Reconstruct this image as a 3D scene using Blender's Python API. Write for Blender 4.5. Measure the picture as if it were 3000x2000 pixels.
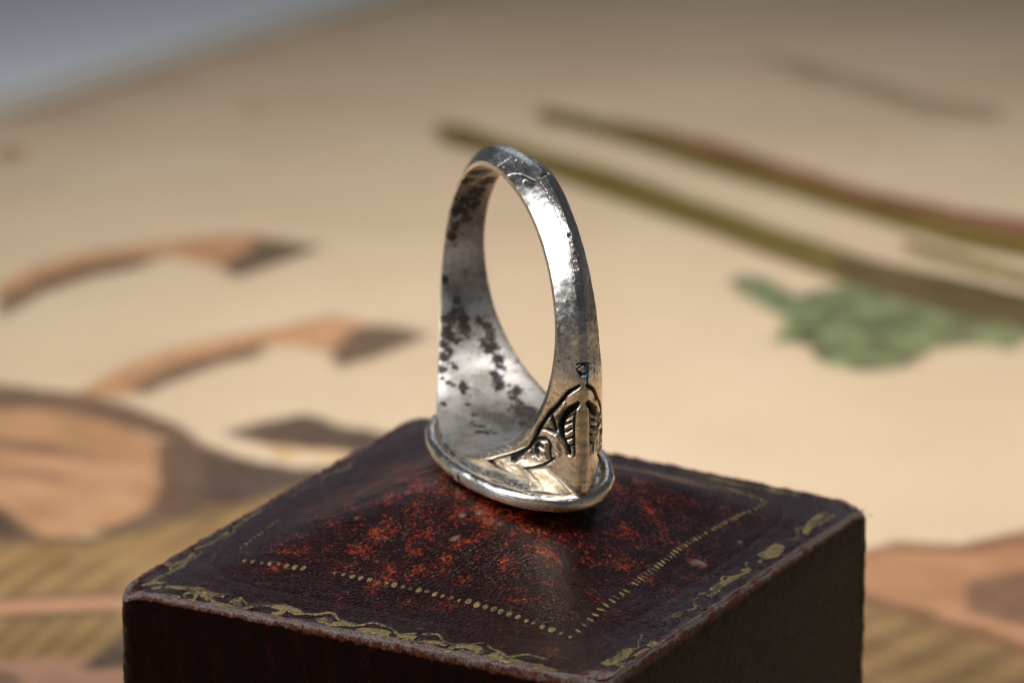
import bpy, bmesh, math, random
import numpy as np
from mathutils import Vector, Matrix, noise

# ------------------------------------------------------------------ scene, camera, light
scene = bpy.context.scene
for o in list(bpy.data.objects):
    bpy.data.objects.remove(o)
col = scene.collection
MM = 0.001                      # everything below is written in millimetres
BOX_H = 30.0                    # height of the rim of the lid above the page

cam_data = bpy.data.cameras.new('camera')
cam = bpy.data.objects.new('camera', cam_data)
col.objects.link(cam)
cam.location = (0.618 * MM, -286.758 * MM, (106.461 + BOX_H) * MM)
cam.rotation_euler = (math.radians(90 - 17.676), 0, 0)
cam_data.lens = 150
cam_data.sensor_width = 36
cam_data.clip_start = 0.01
cam_data.clip_end = 20
cam_data.dof.use_dof = True
cam_data.dof.focus_distance = 0.2905
cam_data.dof.aperture_fstop = 38.0
cam_data.dof.aperture_blades = 0
scene.camera = cam

world = bpy.data.worlds.new('World')
scene.world = world
world.use_nodes = True
bg = world.node_tree.nodes['Background']
bg.inputs['Color'].default_value = (0.80, 0.88, 1.0, 1)
bg.inputs['Strength'].default_value = 0.05

def area(name, loc, target, sx, sy, power, color, spread=180):
    d = bpy.data.lights.new(name, 'AREA')
    d.shape = 'RECTANGLE'
    d.size, d.size_y = sx * MM, sy * MM
    d.energy = power
    d.spread = math.radians(spread)
    d.color = color
    o = bpy.data.objects.new(name, d)
    col.objects.link(o)
    o.location = Vector(loc) * MM
    o.rotation_euler = (Vector(target) - Vector(loc)).to_track_quat('-Z', 'Y').to_euler()
    return o

area('key_softbox', (55, -30, 390), (24, 120, 0), 140, 140, 0.198, (1.0, 0.97, 0.93), 50)
area('left_window', (-290, -45, 190), (0, 0, 52), 420, 230, 0.195, (0.97, 0.99, 1.0), 64)
area('front_fill', (-95, -190, 360), (-80, -45, 0), 110, 110, 0.06, (1.0, 0.94, 0.88), 46)  # added fill that brightens the page in front of the box
area('back_sheen_fill', (-10, 700, 290), (0, 0, 30), 420, 130, 0.18, (0.80, 0.88, 1.0))  # broad light added behind for the bluish sheen on the lid

scene.view_settings.view_transform = 'Standard'
scene.view_settings.look = 'None'
scene.view_settings.exposure = 0.0
scene.view_settings.gamma = 1.0
scene.render.engine = 'CYCLES'
scene.cycles.max_bounces = 8

# ------------------------------------------------------------------ helpers
def empty(name, loc=(0, 0, 0), rz=0):
    o = bpy.data.objects.new(name, None)
    o.empty_display_size = 0.005
    col.objects.link(o)
    o.location = Vector(loc) * MM
    o.rotation_euler = (0, 0, rz)
    return o

def tag(o, label=None, cat=None, group=None, kind=None):
    if label: o['label'] = label
    if cat: o['category'] = cat
    if group: o['group'] = group
    if kind: o['kind'] = kind
    return o

def mesh_obj(name, verts, faces, mat, parent=None, smooth=True):
    me = bpy.data.meshes.new(name)
    v = np.asarray(verts, dtype=np.float64) * MM
    me.from_pydata(v.tolist(), [], faces if isinstance(faces, list) else faces.tolist())
    if mat: me.materials.append(mat)
    if smooth: me.shade_smooth()
    o = bpy.data.objects.new(name, me)
    col.objects.link(o)
    if parent: o.parent = parent
    return o

def attr(o, name, values):
    a = o.data.attributes.new(name, 'FLOAT', 'POINT')
    a.data.foreach_set('value', np.asarray(values, dtype=np.float32).ravel())

def grid_faces(n, m, wrap_n=False, wrap_m=False, base=0):
    i = np.arange(n if wrap_n else n - 1)
    j = np.arange(m if wrap_m else m - 1)
    I, J = np.meshgrid(i, j, indexing='ij')
    I2, J2 = (I + 1) % n, (J + 1) % m
    return (np.stack([I * m + J, I2 * m + J, I2 * m + J2, I * m + J2], -1).reshape(-1, 4) + base)

def hermite(kn, v, x):
    kn = np.asarray(kn, float); v = np.asarray(v, float); x = np.asarray(x, float)
    m = np.gradient(v, kn); m[0] = m[-1] = 0
    i = np.clip(np.searchsorted(kn, x) - 1, 0, len(kn) - 2)
    d = kn[i + 1] - kn[i]; t = np.clip((x - kn[i]) / d, 0, 1)
    return (v[i] * (2*t**3 - 3*t*t + 1) + d * m[i] * (t**3 - 2*t*t + t)
            + v[i+1] * (-2*t**3 + 3*t*t) + d * m[i+1] * (t**3 - t*t))

def lin(c):
    c = np.asarray(c, float) / 255.0
    return np.where(c <= 0.04045, c / 12.92, ((c + 0.055) / 1.055) ** 2.4)

class NT:
    """small node-tree builder"""
    def __init__(self, name):
        self.mat = bpy.data.materials.new(name)
        self.mat.use_nodes = True
        self.t = self.mat.node_tree
        self.t.nodes.clear()
        self.out = self.t.nodes.new('ShaderNodeOutputMaterial')
        self.b = self.t.nodes.new('ShaderNodeBsdfPrincipled')
        self.t.links.new(self.b.outputs[0], self.out.inputs[0])
        tc = self.t.nodes.new('ShaderNodeTexCoord')
        self.mm = self.vscale(tc.outputs['Object'], (1000, 1000, 1000))
    def set(self, sock, val):
        if hasattr(val, 'is_linked') or isinstance(val, bpy.types.NodeSocket):
            self.t.links.new(val, sock)
        else:
            if isinstance(val, (tuple, list)) and len(val) == 3 and len(sock.default_value) == 4:
                val = (*val, 1)
            sock.default_value = val
    def p(self, **kw):
        for k, v in kw.items():
            self.set(self.b.inputs[k.replace('_', ' ')], v)
    def vscale(self, vec, s):
        n = self.t.nodes.new('ShaderNodeMapping'); n.inputs['Scale'].default_value = s
        self.t.links.new(vec, n.inputs['Vector']); return n.outputs[0]
    def vrot(self, vec, r, s):
        n = self.t.nodes.new('ShaderNodeMapping'); n.inputs['Scale'].default_value = s
        n.inputs['Rotation'].default_value = r
        self.t.links.new(vec, n.inputs['Vector']); return n.outputs[0]
    def noise(self, scale, detail=4, rough=0.55, vec=None, dist=0.0, out=0):
        n = self.t.nodes.new('ShaderNodeTexNoise')
        n.inputs['Scale'].default_value = scale; n.inputs['Detail'].default_value = detail
        n.inputs['Roughness'].default_value = rough; n.inputs['Distortion'].default_value = dist
        self.t.links.new(vec or self.mm, n.inputs['Vector']); return n.outputs[out]
    def voro(self, scale, feature='F1', vec=None, rand=1.0):
        n = self.t.nodes.new('ShaderNodeTexVoronoi'); n.feature = feature
        n.inputs['Scale'].default_value = scale; n.inputs['Randomness'].default_value = rand
        self.t.links.new(vec or self.mm, n.inputs['Vector']); return n.outputs['Distance']
    def m(self, op, a, b=0.0, c=0.0, clamp=False):
        n = self.t.nodes.new('ShaderNodeMath'); n.operation = op; n.use_clamp = clamp
        for s, v in zip(n.inputs, (a, b, c)): self.set(s, v)
        return n.outputs[0]
    def step(self, x, lo, hi, to0=0.0, to1=1.0):
        n = self.t.nodes.new('ShaderNodeMapRange'); n.interpolation_type = 'SMOOTHSTEP'
        self.set(n.inputs[0], x)
        for i, v in enumerate((lo, hi, to0, to1)): self.set(n.inputs[i + 1], v)
        return n.outputs[0]
    def mix(self, f, a, b):
        n = self.t.nodes.new('ShaderNodeMix'); n.data_type = 'RGBA'
        self.set(n.inputs[0], f); self.set(n.inputs[6], a); self.set(n.inputs[7], b)
        return n.outputs[2]
    def attr(self, name, color=False):
        n = self.t.nodes.new('ShaderNodeAttribute'); n.attribute_name = name
        return n.outputs['Color'] if color else n.outputs['Fac']
    def bump(self, h, strength=1.0, dist=0.05, normal=None):
        n = self.t.nodes.new('ShaderNodeBump'); n.inputs['Strength'].default_value = strength
        n.inputs['Distance'].default_value = dist * MM
        self.set(n.inputs['Height'], h)
        if normal: self.t.links.new(normal, n.inputs['Normal'])
        return n.outputs[0]

# ------------------------------------------------------------------ materials
def make_silver(name, inside=False, bright=False):
    n = NT(name)
    pat, blot, blue = n.attr('patina'), n.attr('blot'), n.attr('blue')
    big = n.noise(0.45, 4, 0.6)
    fine = n.noise(5.0, 5, 0.65)
    grain = n.noise(16.0, 3, 0.6)
    # fine scratches: thin level sets of strongly stretched noise, in three directions
    sc = None
    for r, s in (((0.5, 0.3, 0.2), (0.5, 6, 6)), ((1.3, 0.2, 1.0), (0.7, 5, 5)), ((0.2, 1.1, 2.1), (0.6, 7, 7))):
        q = n.noise(1.0, 2, 0.5, n.vrot(n.mm, r, s))
        k = n.step(n.m('ABSOLUTE', n.m('SUBTRACT', q, 0.62)), 0.0, 0.014, 1.0, 0.0)
        sc = k if sc is None else n.m('MAXIMUM', sc, k)
    # worn speckle where the tarnish film survives
    tn = n.m('ADD', n.m('MULTIPLY', fine, 0.6), n.m('MULTIPLY', big, 0.5))
    film = n.step(tn, 0.53, 0.68)
    pits = n.step(n.m('ADD', n.voro(2.2), n.m('MULTIPLY', fine, 0.25)), 0.17, 0.25, 1.0, 0.0)
    bl = n.step(n.m('ADD', blot, n.m('MULTIPLY', n.m('SUBTRACT', fine, 0.5), 2.4)), 0.24, 0.46)
    pt = n.step(n.m('ADD', pat, n.m('MULTIPLY', n.m('SUBTRACT', fine, 0.5), 0.8)), 0.2, 0.68)
    brown = n.attr('brown')
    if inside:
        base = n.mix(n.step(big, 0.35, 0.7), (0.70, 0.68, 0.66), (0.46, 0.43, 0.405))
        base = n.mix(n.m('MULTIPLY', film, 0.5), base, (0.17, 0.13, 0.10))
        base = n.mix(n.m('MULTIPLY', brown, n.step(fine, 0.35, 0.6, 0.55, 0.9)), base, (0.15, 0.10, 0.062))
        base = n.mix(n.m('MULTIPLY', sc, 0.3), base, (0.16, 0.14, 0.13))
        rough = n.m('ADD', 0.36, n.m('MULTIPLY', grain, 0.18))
    else:
        base = n.mix(n.step(big, 0.3, 0.75), (0.93, 0.90, 0.86), (0.78, 0.73, 0.66))
        base = n.mix(n.m('MULTIPLY', film, 0.38), base, (0.30, 0.22, 0.15))
        base = n.mix(n.m('MULTIPLY', pits, 0.35), base, (0.10, 0.08, 0.06))
        base = n.mix(n.m('MULTIPLY', sc, 0.35), base, (0.25, 0.22, 0.19))
        rough = n.m('ADD', 0.13, n.m('MULTIPLY', fine, 0.20))
    gl = n.m('MULTIPLY', n.attr('reflect_tint'), n.step(n.m('ADD', n.m('MULTIPLY', fine, 0.5), n.m('MULTIPLY', big, 0.5)), 0.30, 0.52, 0.45, 1.0))  # warm reflection of the page, painted into the metal colour
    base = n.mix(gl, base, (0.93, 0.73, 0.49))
    base = n.mix(pt, base, n.mix(n.step(n.noise(0.9, 3), 0.5, 0.66), (0.045, 0.041, 0.040), (0.025, 0.055, 0.040)))
    base = n.mix(bl, base, n.mix(n.step(n.noise(1.1, 2), 0.5, 0.62), (0.055, 0.050, 0.050), (0.12, 0.090, 0.07)))
    bn = n.step(n.m('ADD', blue, n.m('MULTIPLY', n.m('SUBTRACT', fine, 0.5), 0.9)), 0.3, 0.55)
    base = n.mix(bn, base, (0.06, 0.21, 0.32))
    rough = n.m('ADD', rough, n.m('MULTIPLY', n.m('MAXIMUM', pt, bl), 0.25))
    met = n.m('SUBTRACT', 1.0, n.m('MULTIPLY', n.m('MAXIMUM', pt, bl), 0.45))
    h = n.m('ADD', n.m('MULTIPLY', fine, 0.7), n.m('MULTIPLY', grain, 0.25))
    h = n.m('SUBTRACT', h, n.m('MULTIPLY', sc, 0.35))
    h = n.m('SUBTRACT', h, n.m('MULTIPLY', pits, 0.5 if not inside else 0.2))
    n.p(Base_Color=base, Metallic=met, Roughness=rough,
        Normal=n.bump(n.m('ADD', h, n.m('MULTIPLY', big, 0.9)), 0.38, 0.035))
    return n.mat

M_SILVER = make_silver('worn_silver')
M_SILVER_IN = make_silver('dull_silver', inside=True)

def make_leather(name, side=False):
    n = NT(name)
    wear, red = n.attr('wear'), n.attr('red')
    vec = n.vscale(n.mm, (1.5, 1.5, 0.4)) if side else n.mm
    f1 = n.noise(3.7, 7, 0.74, vec, 0.25)
    f2 = n.noise(0.55, 3, 0.6, vec)
    f3 = n.noise(9.0, 4, 0.6, vec)
    cells = n.voro(3.4, 'DISTANCE_TO_EDGE', n.vscale(vec, (1, 1, 1)))
    fleck = n.m('ADD', f1, n.m('MULTIPLY', n.m('SUBTRACT', f2, 0.5), 0.5))
    fleck = n.m('ADD', fleck, n.m('MULTIPLY', n.m('SUBTRACT', red, 0.5), 0.26))
    fl = n.step(fleck, 0.57, 0.66)
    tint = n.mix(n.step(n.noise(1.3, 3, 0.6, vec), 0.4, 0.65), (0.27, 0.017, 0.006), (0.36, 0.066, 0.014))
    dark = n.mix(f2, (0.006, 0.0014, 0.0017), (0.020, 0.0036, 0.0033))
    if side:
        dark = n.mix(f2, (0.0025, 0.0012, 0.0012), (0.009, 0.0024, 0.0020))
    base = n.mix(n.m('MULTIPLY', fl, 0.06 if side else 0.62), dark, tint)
    # few bare scuffs
    sf = n.step(n.m('ADD', n.noise(0.8, 5, 0.7, vec), n.m('MULTIPLY', f3, 0.15)), 0.78, 0.84)
    if not side:
        base = n.mix(n.m('MULTIPLY', sf, 0.5), base, (0.24, 0.09, 0.05))
    scr = None
    for r, s in (((0, 0, 0.4), (0.10, 2.2, 1)), ((0, 0, 1.5), (0.12, 2.6, 1)), ((0, 0, 2.3), (0.09, 1.9, 1))):
        q = n.noise(1.0, 2, 0.5, n.vrot(n.mm, r, s), 0.3)
        k = n.m('MULTIPLY', n.step(n.m('ABSOLUTE', n.m('SUBTRACT', q, 0.66)), 0.0, 0.010, 1.0, 0.0), n.step(f2, 0.5, 0.62))
        scr = k if scr is None else n.m('MAXIMUM', scr, k)
    if not side:
        base = n.mix(n.m('MULTIPLY', scr, 0.6), base, (0.22, 0.075, 0.042))
    w = n.step(n.m('ADD', wear, n.m('MULTIPLY', n.m('SUBTRACT', n.noise(2.4, 6, 0.75), 0.5), 2.0)), 0.44, 0.68)
    w = n.m('MULTIPLY', w, n.step(n.noise(0.55, 4, 0.7), 0.36, 0.50, 0.25, 1.0))
    worn = n.mix(n.step(f3, 0.35, 0.65), (0.045, 0.032, 0.028), (0.20, 0.160, 0.148))
    halo = n.step(n.m('ADD', wear, n.m('MULTIPLY', n.m('SUBTRACT', n.noise(1.7, 5, 0.7), 0.5), 1.0)), 0.18, 0.45)
    base = n.mix(n.m('MULTIPLY', halo, 0.45), base, (0.16, 0.042, 0.020))
    base = n.mix(w, base, worn)
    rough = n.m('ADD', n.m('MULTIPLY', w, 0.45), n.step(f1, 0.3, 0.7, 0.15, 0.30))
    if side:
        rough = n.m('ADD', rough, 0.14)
    wr = n.noise(1.5, 5, 0.6, n.vrot(n.mm, (0, 0, 0.5), (0.6, 2.2, 1)), 0.8)
    h = n.m('ADD', n.m('MULTIPLY', n.step(cells, 0.0, 0.16), 0.30), n.m('MULTIPLY', f1, 0.55))
    h = n.m('ADD', h, n.m('ADD', n.m('MULTIPLY', f3, 0.25), n.m('MULTIPLY', wr, 0.22)))
    h = n.m('ADD', h, n.m('MULTIPLY', n.m('MULTIPLY', w, f3), 1.0))
    n.p(Base_Color=base, Roughness=rough, Normal=n.bump(h, 0.75, 0.055))
    n.b.inputs['IOR'].default_value = 1.5
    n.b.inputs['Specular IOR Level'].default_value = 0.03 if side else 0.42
    return n.mat

M_LEATHER = make_leather('dark_red_leather')
M_LEATHER_SIDE = make_leather('dark_red_leather_side', side=True)

def make_gold(name, keep):
    n = NT(name)
    oi = n.t.nodes.new('ShaderNodeObjectInfo').outputs['Random']
    tc = n.t.nodes.new('ShaderNodeNewGeometry').outputs['Position']
    wp = n.vscale(tc, (1000, 1000, 1000))
    f = n.noise(4.5, 5, 0.75, wp)
    g = n.noise(8.5, 4, 0.7, wp)
    c = n.mix(n.step(g, 0.36, 0.66), (0.06, 0.044, 0.018), (0.43, 0.33, 0.14))
    k0 = n.m('ADD', f, n.m('MULTIPLY', n.m('SUBTRACT', n.noise(1.0, 3, 0.5, wp), 0.5), 0.5))
    k = n.step(n.m('ADD', k0, n.m('MULTIPLY', n.m('SUBTRACT', oi, 0.5), 0.14)), keep - 0.05, keep + 0.05)
    base = n.mix(k, (0.014, 0.007, 0.007), c)
    n.p(Base_Color=base, Metallic=n.m('MULTIPLY', k, 0.45), Roughness=n.step(g, 0.3, 0.7, 0.36, 0.58),
        Normal=n.bump(n.m('ADD', g, f), 0.8, 0.05))
    return n.mat

M_GOLD = make_gold('worn_gold_leaf', 0.455)
M_GOLD_DULL = make_gold('rubbed_gold_leaf', 0.53)

def make_paper():
    n = NT('aged_printed_paper')
    c = n.attr('ink', True)
    f = n.noise(0.05, 5, 0.6)
    g = n.noise(0.8, 5, 0.65)
    base = n.mix(n.step(f, 0.35, 0.75, 0.0, 0.30), c, n.mix(0.5, c, (0.46, 0.30, 0.17)))
    spot = n.step(n.noise(0.11, 2, 0.4), 0.70, 0.80, 0.0, 0.28)
    base = n.mix(spot, base, (0.42, 0.23, 0.12))
    base = n.mix(n.step(g, 0.3, 0.8, 0.0, 0.18), base, (0.30, 0.20, 0.12))
    n.p(Base_Color=base, Roughness=0.75, Normal=n.bump(n.m('ADD', g, n.noise(4.0, 3)), 0.4, 0.08))
    n.b.inputs['Specular IOR Level'].default_value = 0.25
    return n.mat

def make_plain(name, c0, c1, scale, rough):
    n = NT(name)
    f = n.noise(scale, 5, 0.6)
    n.p(Base_Color=n.mix(f, c0, c1), Roughness=rough, Normal=n.bump(f, 0.3, 0.1))
    return n.mat

M_PAPER = make_paper()
M_UNDER = make_plain('page_block_paper', (0.58, 0.52, 0.44), (0.66, 0.60, 0.52), 0.15, 0.8)
M_TABLE = make_plain('grey_table', (0.80, 0.84, 0.89), (0.86, 0.89, 0.94), 0.02, 0.5)

# ------------------------------------------------------------------ table and printed page
TABLE_Z = -4.0
tb = mesh_obj('table_top', [(-900, -900, TABLE_Z), (900, -900, TABLE_Z), (900, 1500, TABLE_Z), (-900, 1500, TABLE_Z),
                            (-900, -900, TABLE_Z - 20), (900, -900, TABLE_Z - 20), (900, 1500, TABLE_Z - 20), (-900, 1500, TABLE_Z - 20)],
              [(0, 1, 2, 3), (7, 6, 5, 4), (0, 4, 5, 1), (1, 5, 6, 2), (2, 6, 7, 3), (3, 7, 4, 0)], M_TABLE, smooth=False)
tag(tb, 'smooth pale grey table top beyond the edge of the old page', 'table', kind='structure')

PRINT = [
 ([(-55.9, 162.5), (-51.8, 170.2), (-47.3, 174.6), (-42.6, 177.2), (-37.8, 178.9), (-33.0, 181.6), (-28.5, 181.6), (-26.6, 178.1), (-30.2, 170.1), (-32.2, 168.3), (-35.8, 171.4), (-38.1, 173.0),
 (-41.9, 170.0), (-46.4, 165.8), (-50.5, 159.2), (-54.5, 151.2)], (178, 132, 95), 0),
 ([(-55.3, 156.8), (-51.2, 164.4), (-46.9, 169.4), (-42.3, 172.8), (-37.4, 174.4), (-41.7, 167.5), (-46.3, 164.6), (-50.4, 158.8), (-54.2, 149.6)], (112, 86, 66), 0),
 ([(-28.1, 180.5), (-24.9, 178.9), (-20.7, 176.5), (-24.4, 171.4), (-27.1, 167.7), (-29.7, 164.3), (-32.1, 168.9), (-29.8, 173.8)], (88, 70, 56), 0),
 ([(-44.1, 123.5), (-39.8, 132.6), (-34.9, 139.3), (-29.6, 143.1), (-24.3, 146.2), (-21.6, 148.5), (-18.4, 151.2), (-14.8, 148.1), (-15.5, 140.5), (-17.8, 136.5), (-21.2, 139.5), (-23.4, 140.2),
 (-27.4, 138.0), (-31.6, 133.6), (-34.8, 129.3), (-37.9, 122.9)], (182, 136, 98), 0),
 ([(-38.4, 126.5), (-34.5, 134.1), (-30.2, 137.5), (-25.3, 141.3), (-25.4, 136.6), (-29.8, 133.2), (-33.9, 128.1), (-36.6, 123.2)], (112, 86, 66), 0),
 ([(-16.9, 144.6), (-14.1, 147.6), (-10.7, 146.3), (-7.9, 143.3), (-11.4, 138.7), (-14.5, 135.0), (-17.2, 132.3), (-18.4, 137.1)], (85, 68, 55), 0),
 ([(-54.9, 124.6), (-45.6, 120.4), (-39.6, 116.3), (-34.3, 109.6), (-31.2, 103.1), (-30.2, 94.4), (-31.8, 88.4), (-36.7, 84.2), (-41.6, 81.4), (-45.2, 84.2), (-50.5, 88.4)], (174, 130, 94), 0),
 ([(-34.3, 109.6), (-30.4, 109.6), (-25.4, 104.4), (-22.5, 98.1), (-24.6, 90.8), (-29.6, 86.0), (-36.1, 81.9), (-37.9, 84.2), (-33.8, 88.4), (-32.8, 95.6)], (104, 78, 62), 1),
 ([(-55.4, 128.8), (-47.0, 125.3), (-42.5, 123.9), (-37.8, 120.4), (-33.0, 114.9), (-30.5, 110.9), (-30.4, 105.7), (-33.4, 109.6), (-38.1, 114.3), (-42.8, 117.6), (-47.3, 119.0), (-54.2, 118.3)],
 (100, 76, 60), 0),
 ([(-53.4, 112.3), (-45.3, 109.0), (-40.8, 105.7), (-38.0, 103.1), (-42.7, 104.4), (-52.9, 107.7)], (128, 94, 70), 0),
 ([(-52.4, 103.8), (-43.6, 100.6), (-39.9, 96.9), (-44.1, 97.5), (-51.9, 100.0)], (150, 108, 80), 0),
 ([(-51.1, 93.2), (-47.4, 90.2), (-44.4, 84.8), (-42.0, 81.4), (-49.5, 80.2)], (74, 56, 44), 0),
 ([(-28.0, 111.6), (-24.4, 115.1), (-20.1, 117.8), (-16.4, 114.4), (-11.2, 111.0), (-6.7, 106.3), (-14.4, 104.9), (-19.6, 106.9), (-24.0, 108.2)], (66, 54, 48), 0),
 ([(-30.6, 106.4), (-27.1, 104.4), (-23.7, 103.1), (-19.4, 101.2), (-14.4, 103.1), (-11.1, 105.7), (-15.9, 98.1), (-21.4, 92.0), (-25.4, 90.8), (-29.3, 93.2)], (66, 53, 47), 0),
 ([(-23.5, 107.3), (-20.9, 108.0), (-20.0, 105.1), (-21.5, 103.1)], (205, 170, 125), 0),
 ([(-20.0, 107.0), (-15.8, 106.4), (-12.7, 103.8), (-16.9, 101.9)], (205, 172, 132), 0),
 ([(-49.5, 80.2), (-38.4, 80.8), (-30.8, 86.0), (-24.6, 90.8), (-21.4, 93.2), (-16.7, 98.1), (-13.1, 103.1), (-11.9, 63.7), (-32.9, 63.7), (-47.6, 64.3)], (148, 117, 72), 2),
 ([(-47.7, 65.3), (-40.1, 66.4), (-33.3, 67.5), (-25.5, 67.5), (-25.1, 61.6), (-47.2, 61.6)], (175, 128, 98), 0),
 ([(-47.3, 62.2), (-32.9, 63.2), (-25.3, 63.7), (-24.6, 53.5), (-36.3, 51.5), (-46.1, 52.0)], (136, 108, 66), 3),
 ([(-46.1, 52.0), (-24.6, 53.5), (-23.7, 40.0), (-44.6, 40.0)], (140, 104, 84), 0),
 ([(-36.2, 50.0), (-34.4, 54.5), (-32.5, 58.0), (-28.2, 61.6), (-27.4, 50.5)], (38, 32, 30), 0),
 ([(-45.9, 50.5), (-40.9, 49.0), (-40.3, 40.0), (-44.6, 40.0)], (90, 66, 52), 0),
 ([(-9.2, 231.4), (-5.6, 230.5), (2.0, 221.0), (12.5, 209.9), (22.4, 196.4), (31.9, 183.5), (41.0, 172.1), (49.9, 163.7), (60.9, 155.5), (59.2, 142.5), (48.4, 150.2), (39.7, 159.0), (30.9, 170.7),
 (21.7, 183.8), (12.0, 196.7), (1.8, 210.2), (-5.7, 219.3), (-8.5, 222.6)], (92, 78, 10), 0),
 ([(24.8, 164.3), (26.9, 167.6), (29.7, 165.1), (31.6, 157.7), (35.2, 161.0), (40.2, 163.4), (44.5, 157.7), (48.9, 154.5), (54.6, 150.5), (57.0, 143.6), (51.7, 137.3), (48.8, 139.8), (45.1, 139.0),
 (41.8, 133.1), (38.4, 130.0), (35.2, 130.0), (32.8, 133.9), (31.8, 139.0), (27.8, 141.3), (29.1, 147.4), (30.6, 152.1), (28.2, 156.1), (25.5, 157.7)], (100, 112, 76), 4),
 ([(36.2, 175.3), (60.9, 156.1), (59.2, 142.8), (46.3, 152.1), (37.7, 162.6)], (72, 60, 24), 0),
 ([(3.8, 240.0), (7.5, 237.4), (15.6, 229.2), (23.5, 221.8), (33.5, 209.7), (43.0, 198.1), (52.3, 187.9), (63.6, 177.1), (62.3, 167.9), (51.0, 176.9), (42.0, 187.6), (32.6, 198.7), (22.8, 210.4),
 (15.2, 220.5), (7.3, 229.9), (4.0, 232.8)], (96, 80, 12), 0),
 ([(11.9, 234.4), (18.2, 230.1), (26.0, 222.8), (33.5, 212.6), (43.1, 200.8), (52.6, 192.3), (64.5, 186.0), (63.3, 176.1), (52.2, 186.8), (42.8, 196.0), (33.3, 207.5), (23.4, 219.6), (15.6, 229.0)],
 (118, 72, 48), 0),
 ([(45.0, 180.0), (50.8, 173.9), (61.7, 162.9), (61.0, 157.4), (50.3, 168.6), (45.0, 175.0)], (104, 84, 28), 0),
 ([(32.0, 269.4), (39.6, 263.0), (47.5, 253.6), (55.0, 243.4), (62.9, 238.9), (61.5, 232.0), (52.4, 234.2), (45.5, 245.2), (38.2, 254.4)], (168, 148, 120), 0),
 ([(29.1, 74.6), (35.4, 79.6), (41.5, 80.2), (52.0, 84.2), (47.9, 51.5), (39.4, 59.6), (32.4, 66.7), (28.7, 69.1)], (164, 118, 86), 0),
 ([(29.2, 75.7), (36.0, 81.4), (41.5, 80.2), (52.2, 86.6), (51.8, 83.1), (41.2, 77.4), (35.7, 78.5), (29.0, 73.5)], (130, 92, 68), 0),
 ([(41.3, 70.7), (50.9, 75.7), (48.6, 57.5), (40.6, 63.7)], (112, 82, 62), 5),
 ([(28.8, 69.6), (32.4, 66.7), (39.4, 59.6), (47.9, 51.5), (46.5, 40.0), (26.7, 40.0)], (128, 100, 62), 6),
 ([(28.8, 69.6), (36.1, 64.3), (41.3, 59.6), (48.0, 52.5), (47.7, 50.0), (39.3, 58.3), (28.6, 67.5)], (110, 76, 50), 0),
 ([(-32.8, 110.3), (-30.5, 110.9), (-29.1, 103.1), (-28.5, 94.4), (-29.7, 88.4), (-33.5, 84.2), (-36.5, 81.9), (-36.6, 83.7), (-33.7, 86.6), (-30.8, 92.0), (-30.6, 100.6)], (92, 70, 58), 0),
 ([(-46.5, 81.9), (-38.5, 82.3), (-30.9, 87.2), (-24.7, 92.0), (-16.8, 99.4), (-16.7, 97.5), (-24.5, 89.8), (-30.7, 84.8), (-38.3, 80.0), (-46.2, 79.6)], (104, 82, 56), 0),
 ([(-44.8, 67.1), (-34.1, 68.9), (-34.0, 67.4), (-44.6, 65.4)], (110, 84, 60), 0),
 ([(-44.3, 62.9), (-33.7, 64.0), (-33.6, 62.5), (-44.1, 61.2)], (96, 76, 50), 0),
 ([(-34.5, 242.1), (-32.1, 244.3), (-30.8, 239.8), (-33.0, 236.1)], (196, 160, 128), 0),
 ([(-62.7, 218.6), (-59.2, 220.7), (-58.5, 214.5), (-62.0, 213.1)], (175, 135, 110), 0),
]

E_DIR = np.array([0.5986, 0.8010]); N_DIR = np.array([0.8010, -0.5986]); P_EDGE = np.array([-63.9, 234.4])

def slab_from_st(name, s, t, z0, thick, mat, lift=None):
    S, T = np.meshgrid(s, t, indexing='ij')
    xy = P_EDGE + S[..., None] * E_DIR + T[..., None] * N_DIR
    z = np.full(S.shape, z0) if lift is None else z0 + lift(S, T)
    top = np.concatenate([xy, z[..., None]], -1).reshape(-1, 3)
    n, m = S.shape
    # outline for the thickness
    ring = [i * m for i in range(n)] + [(n - 1) * m + j for j in range(1, m)] \
        + [i * m + m - 1 for i in range(n - 2, -1, -1)] + [j for j in range(m - 2, 0, -1)]
    low = top[ring].copy(); low[:, 2] = z0 - thick
    nt = len(top); k = len(ring)
    faces = grid_faces(n, m).tolist()
    # winding of the grid is (s,t) -> flip so that it faces up
    faces = [f[::-1] for f in faces] if np.cross(E_DIR, N_DIR) < 0 else faces
    faces += [[ring[i], ring[(i + 1) % k], nt + (i + 1) % k, nt + i] for i in range(k)]
    faces.append([nt + i for i in range(k)])
    return mesh_obj(name, np.vstack([top, low]), faces, mat, smooth=False), xy.reshape(-1, 2), nt + k

under, _, _ = slab_from_st('page_block', np.linspace(-420, 260, 3), np.linspace(-13.5, 420, 3), -2.0, 2.0, M_UNDER)
tag(under, 'plain stack of old pages showing past the edge of the printed page', 'book pages')

def page_lift(S, T):
    return 0.0 * S

s_ax = np.concatenate([np.linspace(-420, -145, 24)[:-1], np.arange(-145, 140, 0.6), np.linspace(140, 255, 8)])
t_ax = np.concatenate([np.arange(0, 205, 0.6), np.linspace(205, 420, 18)])
page, pxy, npage = slab_from_st('printed_page', s_ax, t_ax, 0.0, 2.0, M_PAPER, page_lift)
tag(page, 'aged cream printed page with coloured natural history figures under the leather box', 'printed page')

def in_poly(px, py, poly):
    inside = np.zeros(px.shape, bool)
    n = len(poly); j = n - 1
    for i in range(n):
        xi, yi = poly[i]; xj, yj = poly[j]
        if yi != yj:
            c = ((yi > py) != (yj > py)) & (px < (xj - xi) * (py - yi) / (yj - yi) + xi)
            inside ^= c
        j = i
    return inside

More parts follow.
